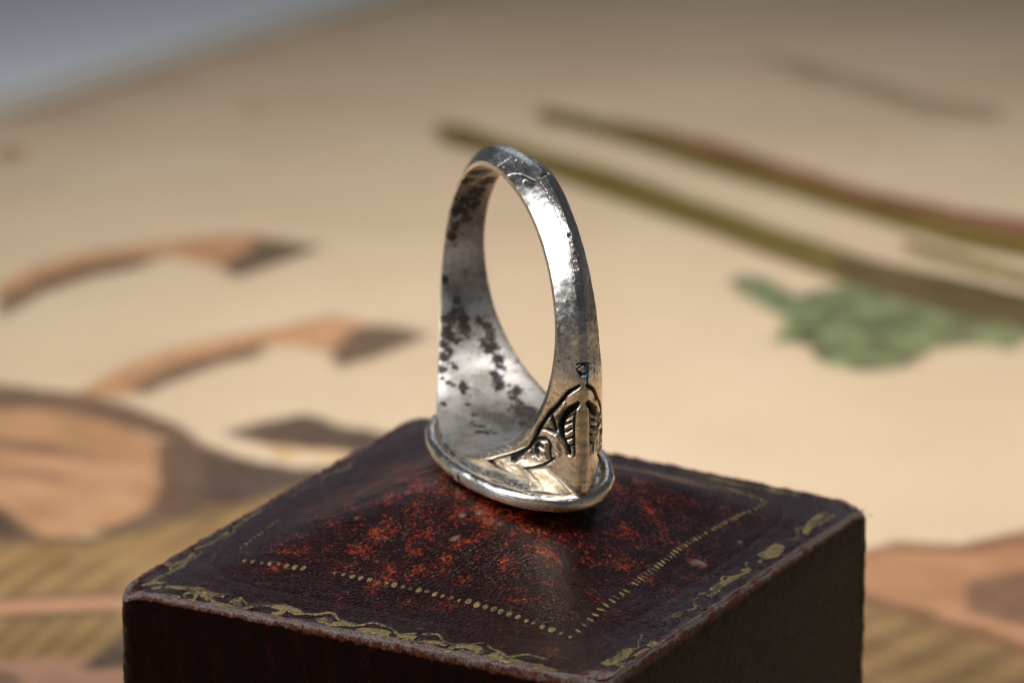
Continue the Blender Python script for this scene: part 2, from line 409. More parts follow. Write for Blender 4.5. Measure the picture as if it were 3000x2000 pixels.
PAPER_C = lin((206, 183, 154))
ink = np.tile(PAPER_C, (npage, 1))
px, py = pxy[:, 0], pxy[:, 1]
rng = np.random.default_rng(4)
wob = 0.8 * np.sin(px * 0.31 + 1.3 * np.sin(py * 0.23)) + 0.6 * np.sin(py * 0.47 + px * 0.19)
for poly, c, hatch in PRINT:
    x0 = min(p[0] for p in poly) - 1; x1 = max(p[0] for p in poly) + 1
    y0 = min(p[1] for p in poly) - 1; y1 = max(p[1] for p in poly) + 1
    sel = np.where((px > x0) & (px < x1) & (py > y0) & (py < y1))[0]
    rag = 2.6 if hatch == 4 else (0.3 if hatch else 0.08)
    sx_, sy_ = px[sel] + 0.3 * rag * wob[sel], py[sel] + 0.5 * rag * wob[sel]
    k = sel[in_poly(sx_, sy_, poly)]
    cc = np.tile(lin(c), (len(k), 1))
    X, Y = px[k], py[k]
    if hatch == 1:
        f = 0.82 + 0.18 * np.sign(np.sin((X * 0.9 - Y * 0.35) * 3.4)); cc *= f[:, None]
    elif hatch == 2:
        f = 0.5 + 0.5 * np.sin((X * 1.0 - Y * 0.42 + 1.2 * np.sin(Y * 0.11)) * 1.75)
        g = 0.5 + 0.5 * np.sin(Y * 0.33 + 0.8 * np.sin(X * 0.2) + 0.06 * X)
        cc = cc * (1 - 0.62 * (f ** 2 * (0.35 + 0.65 * g)))[:, None] + 0.0
    elif hatch == 3:
        f = 0.5 + 0.5 * np.sin((X * 1.0 - Y * 0.30) * 2.45)
        cc *= (1 - 0.62 * f ** 2)[:, None]
    elif hatch == 4:
        f = np.array([noise.fractal((float(a) * 0.42, float(b) * 0.2, 3.1), 0.6, 2.0, 3) for a, b in zip(X, Y)])
        cc *= np.clip(1 + 1.4 * f, 0.45, 1.5)[:, None]
    elif hatch == 5:
        f = np.sign(np.sin((X * 0.8 + Y * 0.5) * 4.0)); cc *= (1 + 0.15 * f)[:, None]
    elif hatch == 6:
        f = 0.5 + 0.5 * np.sin((X * 0.75 - Y * 0.8 + 1.0 * np.sin(X * 0.2)) * 1.15 + 0.6 * wob[k])
        cc *= (1 - 0.45 * f)[:, None]
    ink[k] = cc
# uneven washes: the tints are mottled and the sheet itself is slightly stained
inked = np.abs(ink[:len(pxy)] - PAPER_C).sum(1) > 0.01
mot = np.array([noise.fractal((a * 0.16, b * 0.16, 0.3), 0.7, 2.1, 4) if k else 0.25 * noise.fractal((a * 0.035, b * 0.035, 5.0), 0.7, 2.1, 3)
                for a, b, k in zip(px.tolist(), py.tolist(), inked.tolist())])
ink[:len(pxy)] *= np.clip(1 + 0.28 * mot, 0.6, 1.35)[:, None] ** np.array([0.8, 1.0, 1.2])
# watercolour bleeds a little into the paper
gi = ink[:len(pxy)].reshape(len(s_ax), len(t_ax), 3)
for _ in range(1):
    gi = (np.roll(gi, 1, 0) + 2 * gi + np.roll(gi, -1, 0)) / 4
    gi = (np.roll(gi, 1, 1) + 2 * gi + np.roll(gi, -1, 1)) / 4
ink[:len(pxy)] = gi.reshape(-1, 3)
# shadow gap along the free edge, painted into the page colour
tt_ = (pxy - P_EDGE) @ N_DIR
ss_ = (pxy - P_EDGE) @ E_DIR
tone = np.exp(-np.clip(tt_, 0, None) / (3.2 + 1.5 * np.sin(ss_ * 0.09) + 0.8 * np.sin(ss_ * 0.31)))
ink[:len(tt_)] *= (1 - tone[:, None] * np.array([0.42, 0.48, 0.52]))
ca = page.data.color_attributes.new('ink', 'FLOAT_COLOR', 'POINT')
ca.data.foreach_set('color', np.hstack([ink, np.ones((npage, 1))]).astype(np.float32).ravel())

# ------------------------------------------------------------------ measured marks (mm and degrees on the objects themselves)
RAISE = [([(111.8, -0.292), (116.4, -0.308), (120.7, -0.217)], 0.73, 0.2), ([(127.2, -0.817), (127.7, -0.733), (130.8, -0.792)], 1.09, 0.16), ([(138.0, -0.825), (146.7, -0.783), (153.2, -0.733)],
 0.73, 0.14), ([(108.7, -0.558), (115.5, -0.758), (120.0, -0.842)], 0.64, 0.1), ([(119.7, -0.492), (122.8, -0.492), (124.8, -0.408)], 0.82, 0.12)]
SCUFFS = [(15.09, 0.48, 0.55), (15.52, 0.77, 0.4), (1.48, -9.45, 0.4), (0.77, -7.17, 0.3), (1.71, -6.49, 0.35), (3.83, -7.16, 0.3), (15.73, 6.36, 0.3), (-6.6, -9.23, 0.25)]
STROKES = [([(-16.49, -18.81), (-15.22, -18.73), (-13.8, -18.68), (-12.53, -18.98), (-11.42, -18.92)], 0.58, 1), ([(-15.9, -19.9), (-15.28, -19.97), (-14.41, -19.96)], 0.45, 1), ([(-14.03, -19.98),
 (-14.39, -19.44), (-13.99, -19.17), (-13.5, -19.48), (-13.28, -20.03), (-13.78, -20.26)], 0.33, 1), ([(-13.8, -18.8), (-12.56, -19.48), (-11.55, -20.15), (-10.57, -20.33), (-9.4, -20.39)], 0.55, 1),
 ([(-10.35, -19.68), (-10.28, -19.24), (-9.99, -18.91)], 0.83, 1), ([(-10.18, -19.39), (-9.62, -19.93)], 0.68, 1), ([(-9.43, -20.34), (-8.85, -19.69), (-8.33, -19.17), (-7.47, -19.07)], 0.42, 1),
 ([(-7.44, -19.12), (-6.44, -19.03), (-4.96, -19.25)], 0.68, 1), ([(-6.94, -20.13), (-6.47, -19.87), (-6.31, -19.22)], 0.61, 1), ([(-18.11, -19.32), (-17.67, -18.35), (-16.84, -18.16)], 0.42, 1),
 ([(-17.23, -19.44), (-16.74, -18.87)], 0.38, 1), ([(-3.61, -19.88), (-2.68, -19.57), (-2.31, -20.39)], 0.79, 1), ([(-2.66, -20.51), (-1.46, -19.51), (-0.42, -19.4)], 0.55, 1), ([(-0.11, -20.37),
 (0.74, -19.73), (2.35, -19.66)], 0.85, 1), ([(1.5, -20.3), (2.93, -20.87)], 0.42, 1), ([(3.28, -20.42), (3.15, -19.87), (3.49, -19.51), (4.29, -19.59)], 0.73, 1), ([(3.46, -20.62), (4.76, -21.19),
 (6.3, -21.29)], 0.61, 1), ([(4.7, -20.41), (5.48, -19.66), (6.84, -19.67)], 0.48, 1), ([(7.05, -20.73), (7.52, -20.27)], 1.33, 1), ([(7.29, -19.51), (8.41, -19.35), (9.64, -19.63)], 0.79, 1),
 ([(7.97, -20.23), (9.42, -21.11), (10.81, -21.46)], 0.73, 1), ([(10.2, -20.15), (10.91, -19.52)], 1.03, 1), ([(10.86, -21.08), (13.12, -21.32)], 0.91, 1), ([(12.4, -20.04), (13.97, -20.02), (15.46,
 -20.09)], 0.61, 1), ([(13.63, -21.06), (14.24, -20.74)], 1.09, 1), ([(17.55, -17.69), (17.98, -16.1), (17.98, -14.5)], 0.84, 1), ([(18.47, -17.43), (19.25, -16.7)], 0.74, 1), ([(18.13, -12.96),
 (18.21, -12.3)], 0.64, 0.5), ([(18.88, -13.36), (19.0, -12.37)], 0.84, 1), ([(18.62, -15.3), (18.98, -13.56)], 0.39, 0.7), ([(18.3, -11.02), (18.0, -10.13)], 0.44, 0.5), ([(17.71, -9.25), (17.78,
 -7.93), (17.89, -6.23)], 0.59, 0.35), ([(17.65, -4.93), (18.09, -4.72), (18.79, -5.02)], 0.74, 0.4), ([(18.06, -3.15), (17.76, -1.9), (17.79, -0.23), (17.9, 1.55)], 0.59, 0.4), ([(17.8, 2.42),
 (18.0, 3.35)], 0.49, 0.4), ([(17.67, 5.61), (17.96, 6.84), (17.82, 8.73)], 1.18, 1), ([(18.0, 4.7), (18.11, 5.84)], 0.44, 0.6), ([(17.97, 9.81), (18.22, 10.68)], 0.69, 0.5), ([(18.19, 11.92),
 (17.73, 13.59), (17.42, 15.92), (17.41, 17.15)], 0.69, 0.8), ([(17.6, 13.4), (17.81, 13.9), (18.12, 13.73)], 0.44, 0.8), ([(18.08, 14.28), (17.95, 17.44)], 0.34, 0.8), ([(6.8, 19.35), (8.81, 18.64),
 (10.21, 18.64)], 0.39, 0.7), ([(10.94, 19.05), (12.3, 19.62), (14.3, 19.32)], 0.44, 0.8), ([(-17.91, -19.25), (-17.74, -17.14), (-17.31, -15.58), (-18.12, -12.69)], 0.66, 0.6), ([(-18.75, -15.46),
 (-18.6, -14.57), (-17.92, -14.47)], 0.61, 0.6), ([(-18.66, -11.87), (-17.97, -10.83), (-18.19, -8.21)], 0.56, 0.6), ([(-18.35, -7.2), (-18.5, -4.84), (-18.65, -2.44)], 0.45, 0.6), ([(-17.21,
 -19.22), (-16.86, -18.28)], 0.45, 0.6)]
DOTS = [(-12.55, -14.59, 0.39, 1), (-11.85, -14.66, 0.36, 1), (-11.07, -14.75, 0.24, 1), (-10.41, -14.7, 0.41, 1), (-9.72, -14.66, 0.32, 1), (-9.02, -14.7, 0.36, 1), (-8.35, -14.73, 0.44, 1), (-7.69,
 -14.65, 0.41, 1), (-5.15, -14.62, 0.29, 1), (-4.44, -14.62, 0.29, 1), (-3.71, -14.62, 0.39, 1), (-3.06, -14.58, 0.39, 1), (-2.33, -14.57, 0.41, 1), (-1.6, -14.61, 0.32, 1), (-1.0, -14.56, 0.36, 1),
 (-0.36, -14.58, 0.48, 1), (0.3, -14.59, 0.41, 1), (0.93, -14.59, 0.36, 1), (1.6, -14.61, 0.44, 1), (2.24, -14.59, 0.39, 1), (2.93, -14.71, 0.41, 1), (3.57, -14.74, 0.27, 1), (4.25, -14.78, 0.39, 1),
 (4.95, -14.87, 0.24, 1), (5.64, -14.81, 0.51, 1), (6.4, -14.94, 0.53, 1), (7.08, -14.99, 0.44, 1), (7.76, -15.02, 0.48, 1), (8.34, -15.09, 0.44, 1), (9.01, -15.14, 0.44, 1), (9.72, -15.21, 0.41, 1),
 (10.47, -15.35, 0.32, 1), (11.03, -15.39, 0.34, 1), (11.75, -15.48, 0.39, 1), (12.49, -15.46, 0.56, 1), (13.25, -15.54, 0.24, 1), (13.98, -15.58, 0.19, 1), (14.09, -14.7, 0.45, 1), (14.08, -13.85,
 0.53, 1), (14.09, -13.02, 0.55, 1), (14.12, -12.28, 0.51, 1), (14.08, -11.43, 0.59, 1), (14.04, -10.65, 0.59, 1), (14.04, -9.74, 0.61, 1), (14.0, -9.11, 0.59, 1), (14.04, -8.29, 0.61, 1), (14.04,
 -7.63, 0.59, 1), (13.88, -6.17, 0.61, 1), (13.86, -5.67, 0.6, 1), (13.85, -5.19, 0.6, 1), (13.86, -4.72, 0.59, 1), (13.83, -4.2, 0.58, 1), (13.81, -3.68, 0.58, 1), (13.79, -3.16, 0.57, 1), (13.77,
 -2.62, 0.56, 1), (13.74, -2.09, 0.56, 1), (13.73, -1.61, 0.55, 1), (13.71, -1.1, 0.54, 1), (13.68, -0.55, 0.54, 1), (13.66, -0.03, 0.53, 1), (13.64, 0.49, 0.53, 1), (13.61, 1.04, 0.52, 1), (13.63,
 1.5, 0.51, 1), (13.65, 1.97, 0.51, 1), (13.65, 2.5, 0.5, 1), (13.64, 3.02, 0.49, 1), (13.65, 3.5, 0.49, 1), (13.65, 4.05, 0.48, 1), (13.65, 4.55, 0.47, 1), (13.66, 5.07, 0.47, 1), (13.66, 5.59,
 0.46, 1), (13.69, 6.09, 0.45, 1), (13.69, 6.57, 0.45, 1), (13.7, 7.08, 0.44, 1), (13.72, 7.55, 0.43, 1), (13.74, 8.01, 0.43, 1), (13.77, 8.44, 0.42, 1), (13.78, 8.94, 0.41, 1), (13.82, 9.36, 0.41,
 1), (13.83, 9.86, 0.4, 1), (13.87, 10.3, 0.39, 1), (13.9, 10.74, 0.39, 1), (14.0, 11.31, 0.38, 1), (14.06, 12.29, 0.37, 1), (13.95, 13.14, 0.37, 1), (13.85, 13.81, 0.36, 1), (13.74, 14.56, 0.35, 1),
 (13.31, 14.8, 0.3, 1), (12.9, 14.92, 0.3, 1), (12.54, 14.95, 0.3, 1), (12.21, 15.03, 0.3, 1), (11.86, 15.09, 0.3, 1), (11.5, 15.2, 0.3, 1), (11.14, 15.22, 0.3, 1), (10.72, 15.29, 0.3, 1), (10.24,
 15.51, 0.3, 1), (-14.98, -6.53, 0.26, 1), (-14.9, -7.24, 0.26, 1), (-14.79, -7.89, 0.26, 1), (-14.64, -8.61, 0.26, 1), (-14.5, -9.31, 0.26, 1), (-14.49, -9.75, 0.26, 1), (-14.48, -10.29, 0.26, 1),
 (-14.35, -11.07, 0.26, 1), (-14.37, -11.62, 0.26, 1), (-14.21, -12.53, 0.26, 1)]
CARVE = [([(100.9, -0.042), (104.1, -0.375), (109.3, -0.683), (114.3, -0.833), (120.5, -0.925), (125.7, -0.958), (132.8, -0.992), (141.7, -1.0), (150.3, -0.95), (159.6, -0.817)], 0.31, 0.26),
 ([(114.5, -0.783), (117.4, -0.7), (119.5, -0.633)], 0.31, 0.24), ([(119.7, -0.625), (120.4, -0.792), (122.0, -0.933)], 0.25, 0.2), ([(133.2, -0.817), (132.2, -0.875), (129.9, -0.908), (126.9,
 -0.875), (124.2, -0.783), (124.2, -0.692), (126.3, -0.658), (128.5, -0.617)], 0.31, 0.26), ([(130.0, -0.85), (127.2, -0.817), (126.9, -0.742)], 0.36, 0.24), ([(131.2, -0.758), (131.1, -0.817),
 (129.1, -0.783)], 0.4, 0.22), ([(144.5, -0.825), (139.7, -0.875), (136.5, -0.883)], 0.42, 0.2), ([(156.4, -0.708), (152.0, -0.592), (143.4, -0.633), (133.7, -0.692), (129.1, -0.617), (127.2,
 -0.567)], 0.24, 0.2), ([(107.4, -0.075), (110.7, -0.308), (114.3, -0.433), (117.2, -0.442), (119.6, -0.392), (121.1, -0.292), (123.2, -0.233)], 0.53, 0.42), ([(115.9, -0.425), (113.5, -0.208)],
 0.18, 0.2), ([(118.1, -0.392), (115.7, -0.183)], 0.18, 0.2), ([(120.0, -0.342), (117.9, -0.142)], 0.18, 0.2), ([(121.6, -0.292), (120.1, -0.125)], 0.18, 0.2), ([(113.2, -0.358), (111.2, -0.2)],
 0.18, 0.2), ([(108.1, -0.133), (113.1, -0.158), (118.5, -0.142), (123.3, -0.117)], 0.18, 0.14), ([(93.3, -0.158), (93.0, 0.033), (94.5, 0.317)], 0.13, 0.12), ([(94.7, -0.158), (97.2, 0.033), (95.8,
 0.275)], 0.15, 0.12), ([(0.0, -0.85), (0.0, -0.517), (0.0, -0.392)], 0.16, 0.12), ([(0.0, -0.792), (0.0, -0.575), (0.1, -0.358)], 0.24, 0.16), ([(4.1, -0.317), (6.6, -0.467), (9.2, -0.508)], 0.27,
 0.16), ([(3.3, -0.817), (6.7, -1.0)], 0.18, 0.12), ([(10.1, -0.933), (14.1, -0.633), (18.8, -0.475), (21.9, -0.342)], 0.24, 0.22), ([(18.8, -0.633), (22.3, -0.467)], 0.64, 0.2), ([(20.4, 0.0),
 (15.5, 0.592)], 0.4, 0.18), ([(0.0, -0.992), (0.0, -0.833)], 0.24, 0.12), ([(7.3, -0.192), (12.1, -0.2)], 0.22, 0.12), ([(2.2, 0.467), (10.1, 0.383)], 0.2, 0.12), ([(48.0, -0.058), (47.3, 0.15)],
 0.27, 0.12), ([(54.3, 0.05), (54.6, 0.267)], 0.24, 0.12), ([(50.6, -0.025), (50.9, 0.0)], 0.11, 0.08)]
BLOTS = [(-33.4, -0.4, 0.55), (-44.6, 0.367, 0.45), (-41.9, -0.667, 0.41), (-52.5, 0.042, 0.55), (-57.5, -0.342, 0.55), (-61.9, 0.092, 0.36), (-63.6, -0.55, 0.45), (-68.3, -0.142, 0.32), (-72.0,
 -0.575, 0.32), (-77.1, -0.692, 0.27), (-96.3, -0.925, 0.23), (-105.7, -0.375, 0.27), (-109.9, -0.442, 0.25), (-113.5, -0.692, 0.33), (-114.6, -0.608, 0.27), (-113.6, -0.192, 0.31), (-114.8, 0.342,
 0.31), (-117.4, -0.225, 0.36), (-117.4, 0.508, 0.27), (-117.2, -0.783, 0.27), (-120.6, -0.667, 0.33), (-120.8, 0.558, 0.27), (-118.6, -0.867, 0.33), (-120.5, -0.667, 0.27), (-122.9, -0.883, 0.27),
 (-126.6, -0.717, 0.31), (-128.5, -0.9, 0.31), (-133.6, -0.958, 0.27), (-133.9, -0.608, 0.16), (-131.9, -0.658, 0.09), (-123.5, -0.517, 0.09), (-126.2, 0.358, 0.4), (-127.5, 0.475, 0.36), (-123.5,
 0.492, 0.27), (-132.3, 0.475, 0.27), (-135.9, 0.442, 0.24), (-140.6, 0.25, 0.33), (-143.9, 0.267, 0.33), (-145.7, 0.175, 0.24), (-145.2, 0.425, 0.16), (-148.9, 0.517, 0.31), (-152.1, 0.375, 0.2),
 (-140.6, -0.75, 0.15), (-142.0, -0.667, 0.13), (-143.3, -0.467, 0.27), (-146.2, -0.483, 0.16), (-149.0, 0.342, 0.13), (-155.4, 0.425, 0.27), (-159.0, 0.467, 0.4), (-161.7, 0.308, 0.55), (-165.5,
 0.35, 0.51), (-160.0, 0.533, 0.36), (-169.0, 0.233, 0.36), (-163.6, 0.508, 0.27), (-158.3, 0.325, 0.36), (-152.7, -0.475, 0.15), (-159.1, -0.425, 0.13), (-166.5, -0.442, 0.16), (-167.4, -0.367,
 0.13), (-171.1, -0.45, 0.24), (-172.4, -0.35, 0.24), (-173.5, -0.267, 0.2), (-163.8, -0.517, 0.09), (-170.8, -0.508, 0.11), (-137.9, -0.908, 0.13), (-150.7, -0.875, 0.13), (-133.9, 0.942, 0.09),
 (-133.8, 0.592, 0.07)]

# ------------------------------------------------------------------ leather ring box
TH = math.radians(-29.343)
SX, SY = 19.53, 20.83
DK = [0, 1, 3, 5.2, 8, 11, 14, 17, 19.5]
ZK = [0, .16, .62, 1.32, 2.4, 3.75, 4.8, 5.3, 5.4]

def lid_h(x, y):
    x = np.asarray(x, float); y = np.asarray(y, float)
    m = ((np.abs(x) / SX) ** 6 + (np.abs(y) / SY) ** 6) ** (1 / 6.0)
    d = np.clip((1 - m) * 19.5, 0, None)
    z = hermite(DK, ZK, d) - 0.33 * (x / SX) * (y / SY) * np.minimum(1, m) ** 2
    # small sags and swellings of old leather over board
    z = z + 0.06 * np.sin(x * 0.55 + 1.0 * np.sin(y * 0.3)) * np.sin(y * 0.5 + 0.7) * np.clip(d / 4, 0, 1)
    # a shallow tooling groove inside the gilded border
    gr = np.exp(-((d - 3.2) / 0.22) ** 2)
    return z - 0.025 * gr

def lid_n(x, y):
    e = 0.05
    dx = (lid_h(x + e, y) - lid_h(x - e, y)) / (2 * e)
    dy = (lid_h(x, y + e) - lid_h(x, y - e)) / (2 * e)
    return Vector((-float(dx), -float(dy), 1)).normalized()

box = empty('ring_box', (0, 0, 0), TH)
tag(box, 'square dark red leather ring box with domed lid and worn gilded tooling', 'ring box')

def rrect(hx, hy, r, npside=150, ncorner=24):
    """rounded rectangle outline, counter-clockwise, constant point count"""
    r = max(r, 0.02); pts = []; nor = []
    cs = [(hx - r, -hy + r, -90), (hx - r, hy - r, 0), (-hx + r, hy - r, 90), (-hx + r, -hy + r, 180)]
    for i, (cx, cy, a0) in enumerate(cs):
        for k in range(ncorner):
            a = math.radians(a0 + 90 * k / (ncorner - 1))
            pts.append((cx + r * math.cos(a), cy + r * math.sin(a)))
        nx, ny, na = cs[(i + 1) % 4]
        a1 = math.radians(a0 + 90)
        A = np.array(pts[-1]); B = np.array((nx + r * math.cos(math.radians(na)), ny + r * math.sin(math.radians(na))))
        for k in range(1, npside):
            pts.append(tuple(A + (B - A) * k / npside))
    return np.array(pts)

def lip(d):    # raised worn welt that runs round the rim of the lid
    return 0.16 * np.exp(-((d - 0.38) / 0.22) ** 2)

RC = 1.5
insets = np.concatenate([np.linspace(0.30, 1.4, 14), np.linspace(1.4, 18.4, 110)[1:]])
levels = []
wear, red = [], []
BOT = 14.0
side_z = [BOT, BOT + 0.4] + list(np.linspace(BOT + 1, BOX_H - 1.2, 34)) + list(np.linspace(BOX_H - 1.1, BOX_H - 0.5, 6))
corner_of = None
def fbm(x, y, z, s):
    return noise.fractal((x * s, y * s, z * s), 0.6, 2.0, 4)

outline = rrect(SX, SY, RC)
NPER = len(outline)
def twist(x, y): return -0.33 * (x / SX) * (y / SY)
for z in side_z:
    f = (z - BOT) / (BOX_H - BOT)
    pts = rrect(SX - 0.02, SY - 0.02, RC)
    zz = z + twist(pts[:, 0], pts[:, 1]) * max(0, f) ** 2
    levels.append(np.c_[pts, zz])
for a in (15, 35, 55, 75):                       # rounded edge from side to top
    a = math.radians(a); r = 0.42
    ins = r * (1 - math.cos(a)) ; dz = r * math.sin(a)
    pts = rrect(SX - ins, SY - ins, RC)
    levels.append(np.c_[pts, BOX_H - 0.42 + dz + twist(pts[:, 0], pts[:, 1]) + 0.1])
for d in insets:
    pts = rrect(SX - d, SY - d, max(RC - d * 0.9, 0.0) + 0.02)
    levels.append(np.c_[pts, BOX_H + lid_h(pts[:, 0], pts[:, 1]) + lip(d)])
L = np.array(levels)                               # (levels, perimeter, 3)
nside = len(side_z)
X, Y, Z = L[..., 0], L[..., 1], L[..., 2]
flat = L.reshape(-1, 3)
nz = np.array([fbm(p[0], p[1], p[2], 0.8) for p in flat]).reshape(X.shape)
nf = np.array([noise.noise((p[0] * 2.3, p[1] * 2.3, p[2] * 2.3)) for p in flat]).reshape(X.shape)
dedge = np.minimum(SX - np.abs(X), SY - np.abs(Y))
ctop = np.clip(1 - np.hypot(SX - np.abs(X), SY - np.abs(Y)) / 3.2, 0, 1)    # closeness to a vertical corner
is_top = np.zeros(X.shape, bool); is_top[nside:] = True
w_top = np.clip(1.0 - np.abs(dedge - 0.22) / 0.62, 0, 1) * 0.85 + 0.6 * ctop ** 1.5
below = BOX_H - Z
w_side = np.clip(0.85 - below / 0.9, 0, 1) + np.clip(ctop - 0.55, 0, 1) * 1.2 * np.clip(1.4 - below / 7, 0.45, 1)
wear = np.where(is_top, w_top, w_side)
rho = np.hypot(X - 1.0, Y + 1.0)
red = np.where(is_top, np.clip(0.95 - rho / 30.0, 0.30, 1), 0.35)
red = np.where(is_top & (dedge < 4.5), red * 0.72, red)
# crumpled, chewed rim
rimf = np.exp(-(dedge / 0.8) ** 2) * is_top
L[..., 2] += 0.025 * nz * is_top * np.clip(dedge / 1.0, 0, 1) + rimf * (0.10 * nz + 0.13 * nf)
out_amt = (~is_top) * (0.10 * nz * np.clip(ctop * 1.5 + np.exp(-below / 0.8), 0, 1))
ang = np.arctan2(Y, X)
L[..., 0] += out_amt * np.cos(ang); L[..., 1] += out_amt * np.sin(ang)
dc = np.hypot(np.clip(SX - np.abs(L[..., 0]), 0, None), np.clip(SY - np.abs(L[..., 1]), 0, None))
topness = np.clip((L[..., 2] - (BOX_H - 2.5)) / 2.5, 0, 1)
L[..., 2] -= np.where((X < 0) & (Y > 0), 0.25, np.where((X > 0) & (Y < 0), 0.5, 1.1)) * np.clip(1 - dc / 2.6, 0, 1) ** 1.6 * topness
pull = 0.10 * np.exp(-dedge / 0.5) * topness                      # softened long edges
L[..., 0] -= np.sign(L[..., 0]) * pull * (np.abs(X) / SX > 0.9); L[..., 1] -= np.sign(L[..., 1]) * pull * (np.abs(Y) / SY > 0.9)
# the front corner's covering has buckled into a small ridge
fx, fy = SX - 1.3, -SY + 1.3
bump_f = np.exp(-((X - fx) ** 2 + (Y - fy) ** 2) / 1.1 ** 2) * is_top
L[..., 2] += bump_f * (0.18 + 0.22 * nf)
wear = wear + 0.7 * bump_f
for sx_, sy_, sr_ in SCUFFS:
    wear = wear + 0.75 * np.exp(-((X - sx_) ** 2 + (Y - sy_) ** 2) / sr_ ** 2) * is_top

faces = grid_faces(len(levels), NPER, wrap_m=True)
faces = np.stack([faces[:, 0], faces[:, 3], faces[:, 2], faces[:, 1]], 1)
split = nside + 2
fl = faces.tolist()
nv = len(flat)
c_top = L[-1].mean(0)
vv = np.vstack([L.reshape(-1, 3), [c_top], [[0, 0, BOT]]])
lastrow = (len(levels) - 1) * NPER
fl += [[lastrow + j, lastrow + (j + 1) % NPER, nv] for j in range(NPER)]
fl += [[(j + 1) % NPER, j, nv + 1] for j in range(NPER)]
lid = mesh_obj('lid', vv, fl, M_LEATHER, box)
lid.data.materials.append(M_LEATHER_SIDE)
mi = np.zeros(len(fl), np.int32)
mi[:(split - 1) * NPER] = 1
mi[-NPER:] = 1
lid.data.polygons.foreach_set('material_index', mi)
attr(lid, 'wear', np.append(wear.ravel(), [0, 0]))
attr(lid, 'red', np.append(red.ravel(), [1, 0]))
lid['label'] = 'domed leather lid with gilded border and rubbed edges'
# make sure the normals point out
bm = bmesh.new(); bm.from_mesh(lid.data); bmesh.ops.recalc_face_normals(bm, faces=bm.faces); bm.to_mesh(lid.data); bm.free()

# loose leather fibres standing up from the rubbed corner
random.seed(11)
fv, ff = [], []
for i in range(46):
    q = random.choice([(SX - 0.9, SY - 0.9)] * 4 + [(-SX + 0.8, -SY + 0.8), (SX - 1.0, -SY + 1.0)])
    p = Vector((q[0] + random.gauss(0, 0.45), q[1] + random.gauss(0, 0.45), 0))
    dcq = math.hypot(SX - abs(p.x), SY - abs(p.y))
    p.z = BOX_H + float(lid_h(np.clip(p.x, -SX, SX), np.clip(p.y, -SY, SY))) - 0.9 * max(0, 1 - dcq / 2.6) ** 1.6 - 0.05
    d = Vector((random.gauss(0, 1), random.gauss(0, 1), random.uniform(0.4, 1.2))).normalized()
    ln = random.uniform(0.3, 0.8); side_v = d.orthogonal().normalized(); side_w = d.cross(side_v)
    bend = Vector((random.gauss(0, 0.3), random.gauss(0, 0.3), -0.3))
    b0 = len(fv)
    for k in range(4):
        f = k / 3; c = p + d * ln * f + bend * ln * f * f; r = 0.022 * (1 - 0.8 * f)
        for a in range(3):
            an = a * 2.0944; fv.append(tuple(c + side_v * r * math.cos(an) + side_w * r * math.sin(an)))
    for k in range(3):
        for a in range(3):
            ff.append([b0 + k * 3 + a, b0 + k * 3 + (a + 1) % 3, b0 + k * 3 + 3 + (a + 1) % 3, b0 + k * 3 + 3 + a])
M_FIBRE = make_plain('leather_fibre', (0.16, 0.12, 0.10), (0.34, 0.27, 0.24), 1.0, 0.8)
fib = mesh_obj('frayed_fibres', fv, ff, M_FIBRE, lid)
fib['kind'] = 'stuff'

# lower half of the box, below the seam
lv = []
for z, g in ((0, 0.6), (0.35, 0.15), (0.8, 0.0), (7, 0.0), (13.2, 0.0), (13.6, 0.12), (13.98, 0.5)):
    p = rrect(SX - 0.05 - g, SY - 0.05 - g, RC, 30, 12)
    lv.append(np.c_[p, np.full(len(p), z)])
lv = np.array(lv); K = lv.shape[1]
bf = grid_faces(len(lv), K, wrap_m=True).tolist()
bf += [list(range(K))[::-1], list(range((len(lv) - 1) * K, len(lv) * K))]
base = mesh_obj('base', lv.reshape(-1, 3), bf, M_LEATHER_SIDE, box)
bm = bmesh.new(); bm.from_mesh(base.data); bmesh.ops.recalc_face_normals(bm, faces=bm.faces); bm.to_mesh(base.data); bm.free()
cc_ = np.clip(1 - np.hypot(SX - np.abs(lv[..., 0]), SY - np.abs(lv[..., 1])) / 3.2, 0, 1)
attr(base, 'wear', np.clip(cc_ - 0.5, 0, 1) * 1.3)
attr(base, 'red', np.full(cc_.shape, 0.25))


# gilded beads of the inner frame line (alike pieces share mesh data)
random.seed(3)
bead_meshes = []
for q in range(5):
    bv, bfc = [(0, 0, 0.075)], []
    K = 12
    for rr, z in ((0.55, 0.062), (0.88, 0.03), (1.0, -0.06)):
        for k in range(K):
            a = 2 * math.pi * k / K
            j = 1 + 0.16 * noise.noise((math.cos(a) * 1.5 + q * 7, math.sin(a) * 1.5, q))
            bv.append((rr * j * math.cos(a) * 0.5, rr * j * math.sin(a) * 0.5, z))
    bfc += [[0, 1 + k, 1 + (k + 1) % K] for k in range(K)]
    for r in range(2):
        for k in range(K):
            a, b = 1 + r * K + k, 1 + r * K + (k + 1) % K
            bfc.append([a, a + K, b + K, b])
    me = bpy.data.meshes.new('gold_bead')
    me.from_pydata([(x * MM, y * MM, z * MM) for x, y, z in bv], [], bfc)
    me.materials.append(M_GOLD); me.shade_smooth()
    bead_meshes.append(me)
